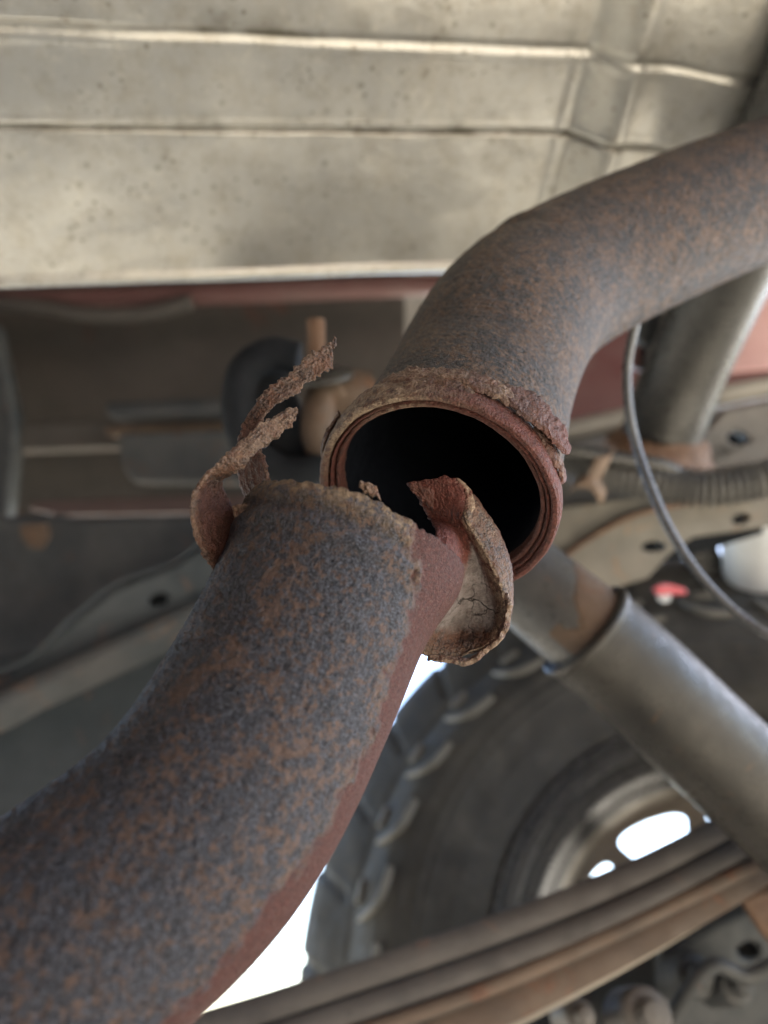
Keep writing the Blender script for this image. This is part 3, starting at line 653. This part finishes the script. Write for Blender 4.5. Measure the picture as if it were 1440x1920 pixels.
# left frame member with a hole and a rusty lower flange
lm = thing('left_frame_member', 'dark blue-grey frame member with one hole, left of the lower pipe', 'frame member', P(250, 1180, .66))
plate('web', [(-260, 1340, .62), (20, 1265, .64), (140, 1165, .66), (215, 1105, .67), (330, 1062, .69), (420, 1000, .70), (640, 960, .74), (640, 1100, .74), (400, 1165, .70), (250, 1230, .67), (90, 1310, .64), (-260, 1460, .61)], .03, M['left_plate'], lm, holes=[oval(297, 1125, 18, 11, -.25)], bevel=.003)
bar('lower_flange', [(-260, 1440, .60), (-20, 1345, .615), (80, 1295, .63), (240, 1222, .655), (400, 1150, .69), (640, 1070, .74)], (.004, -.010, .012), (.003, .0075, .004), M['rust_soft'], lm)
bar('upper_flange', [(-260, 1325, .615), (20, 1252, .635), (140, 1155, .655), (215, 1096, .665), (330, 1052, .685), (420, 992, .70), (640, 950, .74)], (0, 0, .010), (0, .0014, 0), M['left_plate'], lm)
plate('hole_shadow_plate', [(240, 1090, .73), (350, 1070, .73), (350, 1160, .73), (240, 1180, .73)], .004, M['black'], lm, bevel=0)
ld = thing('lower_left_panel', 'plain dark blue-grey panel between the left frame member and the lower pipe', 'metal panel', P(100, 1450, .66))
plate('panel', [(-500, 1330, .74), (200, 1190, .74), (620, 1080, .78), (640, 1500, .74), (300, 1800, .70), (-500, 2100, .66)], .02, M['left_plate'], ld)

# ------------------------------------------------------------------ frame rail on the right
fr = thing('right_frame_rail', 'pale dusty frame rail with oval holes and rust streaks, right of the upper pipe mouth', 'frame rail', P(1250, 990, .66))
plate('upper_web', [(1000, 905, .70), (1100, 868, .70), (1230, 842, .70), (1330, 800, .70), (1360, 768, .70), (1700, 700, .70), (1700, 900, .70), (1000, 980, .70)], .02, M['rail_dark'], fr, holes=[oval(1385, 822, 20, 12, .15)], bevel=.004)
plate('lower_web', [(940, 1000, .66), (1060, 950, .66), (1250, 925, .66), (1440, 905, .66), (1700, 880, .66), (1700, 940, .66), (1440, 988, .66), (1300, 1008, .66), (1255, 1040, .66), (1215, 1085, .66), (1130, 1110, .66), (1000, 1200, .66), (900, 1100, .66)], .018, M['rail'], fr, holes=[oval(1390, 973, 17, 10, -.25), oval(1226, 1025, 23, 10, -.08)], bevel=.005)
bar('rusty_seam', [(1040, 1055, .652), (1120, 1000, .652), (1200, 962, .652), (1320, 940, .652), (1440, 928, .652)], (0, 0, .006), (0, .0022, 0), M['rust_metal'], fr)
plate('hole_shade_back', [(1180, 1000, .70), (1430, 950, .70), (1430, 1000, .70), (1270, 1050, .70), (1180, 1050, .70)], .004, M['black'], fr, bevel=0)  # black sheet painted as the dark rail interior behind the holes
plate('hole_shade_back', [(1350, 790, .75), (1430, 790, .75), (1430, 850, .75), (1350, 850, .75)], .004, M['black'], fr, bevel=0)  # same dark backing for the upper hole

# corrugated conduit, its clip and the plain hose over it
cn = thing('corrugated_conduit', 'grey ribbed plastic conduit running along the frame rail', 'conduit', P(1250, 900, .58))
cpath = Path([P1(p) for p in [(1020, 842, .60), (1070, 866, .595), (1120, 884, .59), (1200, 900, .58), (1275, 912, .575), (1330, 914, .57), (1400, 905, .565), (1470, 890, .56), (1600, 850, .56)]])
ns = 900; ss = np.linspace(0, cpath.L, ns); c, t, v, r = frames(cpath, ss); th = np.linspace(0, 2*np.pi, 32, endpoint=False)
rr = .0132+.0020*np.sign(np.sin(ss*2*np.pi/.0058))*np.abs(np.sin(ss*2*np.pi/.0058))**.5
V = c[:, None]+rr[:, None, None]*(np.cos(th)[None, :, None]*v[:, None]+np.sin(th)[None, :, None]*r[:, None])
grid('ribbed_tube', V, M['conduit'], cn, closev=True, uv=np.zeros(V.shape[:2]+(2,)))
ho = tube('rubber_hose', [(1000, 840, .575), (1080, 848, .57), (1160, 862, .57), (1230, 872, .57), (1270, 888, .573), (1295, 915, .58)], .0062, M['strut'], None, n=80, m=20)
tag(ho, 'thin plain grey hose lying along the top of the ribbed conduit', 'hose')
cp = thing('rusty_clip', 'small orange-brown rusty clip wrapped round the ribbed conduit', 'clip', P(1125, 880, .56))
cw = [(1136, 846, .585), (1134, 850, .566), (1127, 866, .562), (1116, 888, .562), (1108, 905, .563)]
bar('band', cw, (.0065, .0022, 0), (0, .001, .0018), M['tan_metal'], cp)
bar('foot', [(1070, 915, .575), (1085, 904, .566), (1106, 902, .562), (1122, 916, .562), (1132, 935, .566)], (.002, .0035, .002), (.0008, .002, -.001), M['tan_metal'], cp)
# thin cable
cb = tube('brake_cable', [(1205, 560, .40), (1186, 630, .405), (1176, 690, .41), (1178, 760, .41), (1192, 830, .41), (1217, 905, .405), (1252, 985, .40), (1298, 1060, .395), (1350, 1120, .39), (1402, 1165, .385), (1450, 1195, .38), (1600, 1270, .37)], .0025, M['cable'], None, n=160, m=20)
tag(cb, 'thin smooth grey cable hanging in a long curve in front of the frame rail', 'cable')
rp = tube('red_hose', [(1188, 690, .62), (1196, 665, .62), (1206, 640, .62), (1215, 622, .62)], .007, M['maroon_dusty'], None, n=30, m=18)
tag(rp, 'short dull red hose end beside the top of the thin grey cable', 'hose')
bk = thing('tube_bracket', 'dark bracket with a rust patch between the cable top and the thick tube', 'bracket', P(1235, 640, .60))
plate('bracket_plate', [(1190, 600, .60), (1330, 560, .60), (1310, 640, .60), (1240, 660, .60), (1200, 640, .60)], .012, M['dark_metal'], bk)
plate('rust_tab', [(1258, 604, .585), (1276, 600, .585), (1282, 650, .585), (1264, 654, .585)], .008, M['rust_metal'], bk)
wc = thing('outdoors_white_blob', 'made-up pale white canister catching daylight at the right edge, above the tyre', 'blob', P(1400, 1060, .80))  # added shape in place of bright outdoors between rail and tyre
lathe('outdoors_shell', P(1425, 1055, .78), camvec(.15, -1, .2), RIGHT, dense([(.001, -.066), (.02, -.064), (.034, -.055), (.037, -.04), (.036, .02), (.028, .04), (.012, .048), (.001, .049)], 4), M['white'], wc)
plate('dark_side_bracket', [(1290, 1010, .80), (1340, 1000, .80), (1365, 1080, .80), (1350, 1120, .80), (1310, 1090, .80)], .02, M['strut'], wc)
rl = thing('outdoors_red_fleck', 'small bright pinkish red reflector standing in for the bright outside in the gap above the tyre', 'fleck', P(1255, 1110, .68))  # added shape in place of the bright red outside
plate('lens', [(1224, 1106, .68), (1240, 1096, .68), (1256, 1095, .68), (1286, 1104, .68), (1290, 1114, .68), (1254, 1116, .68), (1240, 1118, .68)], .006, M['pink'], rl)  # added plate, its colour carries the brightness of the outside
plate('gap_white_base', [(1232, 1117, .68), (1262, 1115, .68), (1256, 1129, .68), (1242, 1131, .68)], .006, M['white'], rl)

# ------------------------------------------------------------------ rubber exhaust hanger behind the torn strips
hg = thing('exhaust_hanger', 'black rubber exhaust hanger with a rusty stud, behind the torn strips', 'exhaust hanger', P(540, 760, .50))
tube('rubber_loop', [(560, 672, .50), (510, 664, .50), (464, 690, .50), (448, 740, .50), (452, 800, .50), (480, 850, .50), (530, 885, .50), (590, 880, .50), (630, 840, .51)], .0115, M['black'], hg, n=90, m=28)
tube('rubber_core', [(470, 700, .53), (500, 760, .53), (540, 830, .53), (600, 850, .53)], .022, M['black'], hg, n=50, m=28)
tube('stud', [(592, 600, .47), (593, 625, .47), (594, 668, .475)], .0056, M['rust_metal'], hg, n=60, m=20, rad=lambda k: 1+.07*math.sin(k*95))
lathe('washer', P(606, 700, .49), camvec(.1, -1, .45), RIGHT, dense([(.001, 0), (.019, 0), (.020, .002), (.019, .004), (.001, .004)], 2), M['strut'], hg)
tube('bracket_arm', [(640, 722, .50), (606, 742, .50), (596, 780, .495), (600, 830, .50), (640, 890, .52)], .0110, M['rust_dark'], hg, n=40, m=20)
tube('bracket_boss', [(600, 748, .51), (650, 738, .51), (690, 740, .515)], .0165, M['rust_dark'], hg, n=30, m=28)

# ------------------------------------------------------------------ shock absorber
sk = thing('shock_absorber', 'grey shock absorber with a rust-stained collar crossing in front of the tyre', 'shock absorber', P(1240, 1370, .41))
tube('upper_tube', [(880, 1010, .46), (950, 1060, .452), (1012, 1112, .443), (1108, 1190, .425), (1150, 1224, .42)], .0275, M['shock'], sk, n=120, m=80)
def srad(k): return 1+.035*math.exp(-(k/.012)**2)
tube('dust_tube', [(1092, 1178, .424), (1200, 1274, .424), (1320, 1388, .424), (1440, 1500, .424), (1700, 1745, .424), (2000, 2030, .424)], .0306, M['shock_dark'], sk, n=200, m=80, rad=srad)
c_ = P(1093, 1179, .4235); ax = P(1200, 1274, .424)-c_
lathe('rolled_rim', c_, ax, UP, dense([(.0279, .006), (.0290, .0005), (.0306, -.0012), (.0322, .0002), (.0326, .002), (.0319, .0040), (.0305, .005)], 4), M['shock_dark'], sk, m=90)
# rust stain collar: a thin scaly layer on the upper tube just above the rim
pS = Path([P1(p) for p in [(880, 1010, .46), (950, 1060, .452), (1012, 1112, .443), (1108, 1190, .425), (1150, 1224, .42)]])
s_ = np.linspace(pS.L-.062, pS.L-.008, 110); th = np.linspace(-.55, 1.9, 170); Sg, TH = np.meshgrid(s_, th, indexing='ij'); c, t, v, r = frames(pS, Sg)
lim = pS.L-.030+.016*np.cos((TH-2.2)*1.0)*-1
msk = sstep(-.004, .001, Sg-(pS.L-.020-.026*sstep(-.3, 1.5, TH))+.010*fbm(np.stack([Sg*90, TH*3, 0*TH], -1), 4))
R = .0272+.0009*msk+.0002*fbm(np.stack([Sg*500, TH*14, 0*TH], -1), 2)*msk-.0002
V = c+R[..., None]*(np.cos(TH)[..., None]*v+np.sin(TH)[..., None]*r)
grid('rust_layer', V, M['rust_dark'], sk, uv=np.zeros(V.shape[:2]+(2,)))

# ------------------------------------------------------------------ wheel
yw = .335; wa = np.array([math.sin(yw), math.cos(yw), 0]); wf = np.array([math.cos(yw), -math.sin(yw), 0]); wu = np.array([0, 0, 1.])
WC = np.array([.283, .680, .035+CAMZ])
wh = thing('wheel_and_tyre', 'knobbly truck tyre on a slotted steel wheel, lower right behind the leaf spring', 'wheel', WC*np.array([1, 1, 0]))
def wpt(rad, off, ang):  # ang 0 = up, + towards the picture's left
    rad, off, ang = np.broadcast_arrays(np.asarray(rad, float), np.asarray(off, float), np.asarray(ang, float))
    return WC+off[..., None]*wa+(rad*np.cos(ang))[..., None]*wu-(rad*np.sin(ang))[..., None]*wf
tp = dense([(.196, .012), (.205, .004), (.212, -.004), (.235, -.014), (.262, -.020), (.270, -.0225), (.274, -.0215), (.292, -.020), (.308, -.014), (.325, .000), (.340, .016), (.345, .018), (.362, .030), (.385, .048), (.403, .070), (.411, .10), (.414, .13), (.411, .16), (.403, .185), (.375, .21), (.34, .245), (.30, .27), (.25, .28), (.205, .262), (.196, .255)], 6)
tp[:, 0] += .012*sstep(.325, .40, tp[:, 0])
m = 1080; th = np.linspace(0, 2*np.pi, m, endpoint=False)
Rr, TH = np.meshgrid(tp[:, 0], th, indexing='ij'); Of = tp[:, 1][:, None]+0*TH
ph = (TH*30/(2*np.pi)+.25*(Rr-.35)/.05) % 1
lugz = sstep(.352, .358, Rr)
notch = np.exp(-((ph-.5)/.065)**4)
R2 = Rr-.0050*notch*lugz
circ = np.exp(-((Of-.105)/.005)**4)+np.exp(-((Of-.155)/.005)**4)
R2 = R2-.006*circ*(Rr > .38)
Of = Of-.0016*np.exp(-((Rr-.262)/.0016)**2)*(Of < .05)-.0012*np.exp(-((Rr-.236)/.0012)**2)*(Of < .05)-.0014*np.exp(-((Rr-.286)/.0013)**2)*(Of < .05)
Of = Of+.0012*fbm(np.stack([Rr*60, np.cos(TH)*14, np.sin(TH)*14], -1), 3)*(Of < .05)
V = wpt(R2, Of, TH)
grid('tyre', V, M['rubber'], wh, closev=True, uv=np.zeros(V.shape[:2]+(2,)))
# raised S-shaped shoulder ribs and small outer ribs, one piece per tread pitch
def offr(rad): return np.interp(rad, tp[:70, 0], tp[:70, 1])
def rib(pts, wdt, hgt, name, k, first=None):
    da = 2*math.pi/30
    if first is None:
        p = catmull([(a_, b_, 0) for a_, b_ in pts], 26)[:, :2]; d = np.gradient(p, axis=0); d = d/np.linalg.norm(d*np.array([.35, 1]), axis=1, keepdims=True)
        w_ = wdt*np.sin(np.linspace(.12, 1, 26)*np.pi)**.4
        sec = []
        for sx, hh in ((-1, 0), (-.7, 1), (.7, 1), (1, 0)):
            ang = p[:, 0]+sx*w_*d[:, 1]/.35; rad = p[:, 1]-sx*w_*d[:, 0]*.35
            o_ = offr(rad)-hh*hgt
            q = wpt(rad+hh*hgt*.5, o_, ang); sec.append(q-WC)
        V = np.stack(sec, 1)
        o = grid(name, V, M['lug'], None, smooth=False, uv=np.zeros(V.shape[:2]+(2,)))
        o.parent = wh
    else:
        o = first.copy(); COL.objects.link(o)
    o.location = WC-np.array(wh.location)
    Rm = Matrix.Rotation(-k*da, 4, Vector(wa)); o.matrix_basis = Matrix.Translation(Vector(WC-np.array(wh.location))) @ Rm
    return o
big = small_ = None
for k in range(30):
    big = rib([(.000, .300), (.050, .301), (.092, .304), (.130, .314), (.158, .328)], .0032, .0045, 'shoulder_rib', k, big) if k == 0 else (rib(None, 0, 0, 'shoulder_rib', k, big) and big)
for k in range(30):
    small_ = rib([(.05, .334), (.085, .3345), (.115, .335)], .0034, .0045, 'tread_rib', k, small_) if k == 0 else (rib(None, 0, 0, 'tread_rib', k, small_) and small_)
small_ = None
# rim barrel and slotted dish
rp_ = dense([(.205, .006), (.2075, .000), (.204, -.003), (.200, .001), (.198, .010), (.190, .014), (.188, .020), (.191, .026), (.188, .034), (.178, .040), (.175, .050), (.176, .070), (.171, .082), (.168, .090)], 4)
Rr, TH = np.meshgrid(rp_[:, 0], th[::4], indexing='ij'); V = wpt(Rr, rp_[:, 1][:, None]+0*TH, TH)
rim_o = grid('rim', V, M['rim'], wh, closev=True, uv=np.zeros(V.shape[:2]+(2,)))
def disc():
    bm = bmesh.new(); eds = []
    def ringv(pts):
        vs = [bm.verts.new(p) for p in pts]
        return [bm.edges.new((vs[i], vs[(i+1) % len(vs)])) for i in range(len(vs))]
    A = np.linspace(0, 2*np.pi, 96, endpoint=False)
    eds += ringv(wpt(.158, .112, A)); eds += ringv(wpt(.055, .112, A[::3]))
    for k in range(10):
        a0 = SLOT0+k*2*math.pi/10; pts = []
        for tt in np.linspace(0, 2*np.pi, 28, endpoint=False):
            cx, cy = math.cos(tt), math.sin(tt)
            x = np.sign(cx)*abs(cx)**.5; y = np.sign(cy)*abs(cy)**.5
            pts.append(wpt(.138+.0160*y*(1+.2*x), .112, a0+.235*x*(1+.12*y)))
        eds += ringv(pts)
    bmesh.ops.triangle_fill(bm, edges=eds, use_beauty=True, normal=Vector(-wa))
    r = bmesh.ops.extrude_face_region(bm, geom=bm.faces[:])
    for v_ in r['geom']:
        if isinstance(v_, bmesh.types.BMVert): v_.co += Vector(wa*.006)
    bmesh.ops.recalc_face_normals(bm, faces=bm.faces)
    me = bpy.data.meshes.new('wheel_disc'); bm.to_mesh(me); bm.free()
    return link('wheel_disc', me, M['dish'], wh, smooth=False)
SLOT0 = math.radians(21)
disc()
dp = dense([(.1685, .088), (.167, .094), (.165, .104), (.162, .111), (.157, .1105), (.155, .1125)], 5)
Rr, TH = np.meshgrid(dp[:, 0], th[::4], indexing='ij'); V = wpt(Rr, dp[:, 1][:, None]+0*TH, TH)
grid('dish_ring', V, M['dish'], wh, closev=True, uv=np.zeros(V.shape[:2]+(2,)))
hp = dense([(.058, .110), (.056, .095), (.050, .085), (.045, .04), (.001, .038)], 3)
Rr, TH = np.meshgrid(hp[:, 0], th[::6], indexing='ij'); V = wpt(Rr, hp[:, 1][:, None]+0*TH, TH)
grid('hub', V, M['dark_metal'], wh, closev=True, uv=np.zeros(V.shape[:2]+(2,)))

# ------------------------------------------------------------------ leaf spring
ls = thing('leaf_spring', 'stack of grey and orange-rusted spring leaves crossing in front of the wheel', 'leaf spring', P(1000, 1800, .47))
def line(pts, dy=0, dD=0): return [(x, y+dy, D+dD) for x, y, D in pts]
Lc = [[(60, 2048, .455), (330, 1945, .46), (560, 1873, .465), (940, 1742, .475), (1170, 1648, .483), (1330, 1566, .49), (1500, 1470, .497), (1800, 1290, .51)],
      [(60, 2105, .452), (330, 2002, .457), (560, 1928, .462), (940, 1798, .472), (1170, 1700, .480), (1330, 1618, .487), (1500, 1530, .495), (1800, 1380, .508)],
      [(60, 2150, .449), (330, 2045, .454), (560, 1970, .459), (940, 1839, .469), (1330, 1658, .484), (1500, 1570, .493), (1800, 1405, .506)]]
W_ = (0, -.0150, .0215)
def T_(h): return (0, .82*h, .57*h)
Lc = [[(-700, L_[0][1]+250, .43)]+L_+[(2300, L_[-1][1]-180, .535)] for L_ in Lc]
bar('leaf', Lc[0], W_, T_(.0076), M['leaf'], ls, n=90)
bar('leaf', line(Lc[1], 2), W_, T_(.0066), M['leaf'], ls, n=90)
bar('leaf', line(Lc[2], 4), W_, T_(.0044), M['leaf_rust'], ls, n=90)
bar('leaf_gap_filler', line(Lc[1], -22, .002), (0, -.0120, .0172), T_(.012), M['dark_metal'], ls, n=90)  # added dark bar, stops sky showing between leaves and darkens the groove
bar('leaf_gap_filler', line(Lc[2], -14, .002), (0, -.0120, .0172), T_(.010), M['dark_metal'], ls, n=90)  # likewise an added dark bar, one gap lower
bar('leaf', [(-650, 2480, .43), (60, 2240, .452), (330, 2120, .457), (560, 2030, .462), (760, 1956, .467), (940, 1886, .47), (1150, 1782, .476), (1330, 1684, .486), (1450, 1612, .494), (1800, 1430, .51)], (0, -.0120, .0172), T_(.0105), M['leaf_rust'], ls, n=90)
bar('leaf_edge_highlight', [(-650, 2570, .415), (60, 2320, .440), (330, 2200, .445), (560, 2096, .450), (760, 2010, .455), (940, 1930, .458), (1150, 1820, .464), (1330, 1714, .474), (1450, 1636, .482), (1800, 1450, .498)], (0, -.003, .004), T_(.0032), M['dish'], ls, n=90)  # pale bar paints the highlight along the lowest leaf

# ------------------------------------------------------------------ axle and fixings, bottom right
ax_ = thing('rear_axle', 'dark dirty axle with rusty plate and bolts in the bottom right corner', 'axle', P(1300, 1850, .56))
tube('axle_housing', [(900, 2120, .56), (1150, 1990, .58), (1400, 1880, .60), (1700, 1760, .62)], .060, M['dark_metal'], ax_, n=60, m=48)
plate('mounting_plate', [(1240, 1790, .53), (1440, 1690, .53), (1700, 1600, .53), (1700, 2000, .53), (1250, 2000, .53)], .02, M['dark_metal'], ax_, holes=[oval(1405, 1785, 20, 16)], bevel=.004)
plate('rusty_tab', [(1392, 1690, .49), (1500, 1640, .49), (1520, 1800, .49), (1440, 1768, .49), (1415, 1730, .49)], .012, M['rust_metal'], ax_, bevel=.003)
for (x, y, D, rr_) in [(1210, 1905, .46, .0165), (1085, 1905, .47, .010), (1300, 1830, .50, .014), (1375, 1850, .49, .012)]:
    mname = 'bolt_end'
    lathe(mname, P(x, y, D), camvec(.1, .55, -.8), RIGHT, dense([(rr_*1.0, -.03), (rr_, 0), (rr_*.9, .005), (rr_*.55, .007), (rr_*.5, .016), (.0005, .017)], 3), M['rail_dark'] if x < 1290 else M['dark_metal'], ax_, m=24)
tube('brake_line', [(1230, 1960, .49), (1290, 1860, .48), (1340, 1810, .48), (1400, 1830, .48), (1470, 1800, .48)], .005, M['dark_metal'], ax_, n=50, m=14)
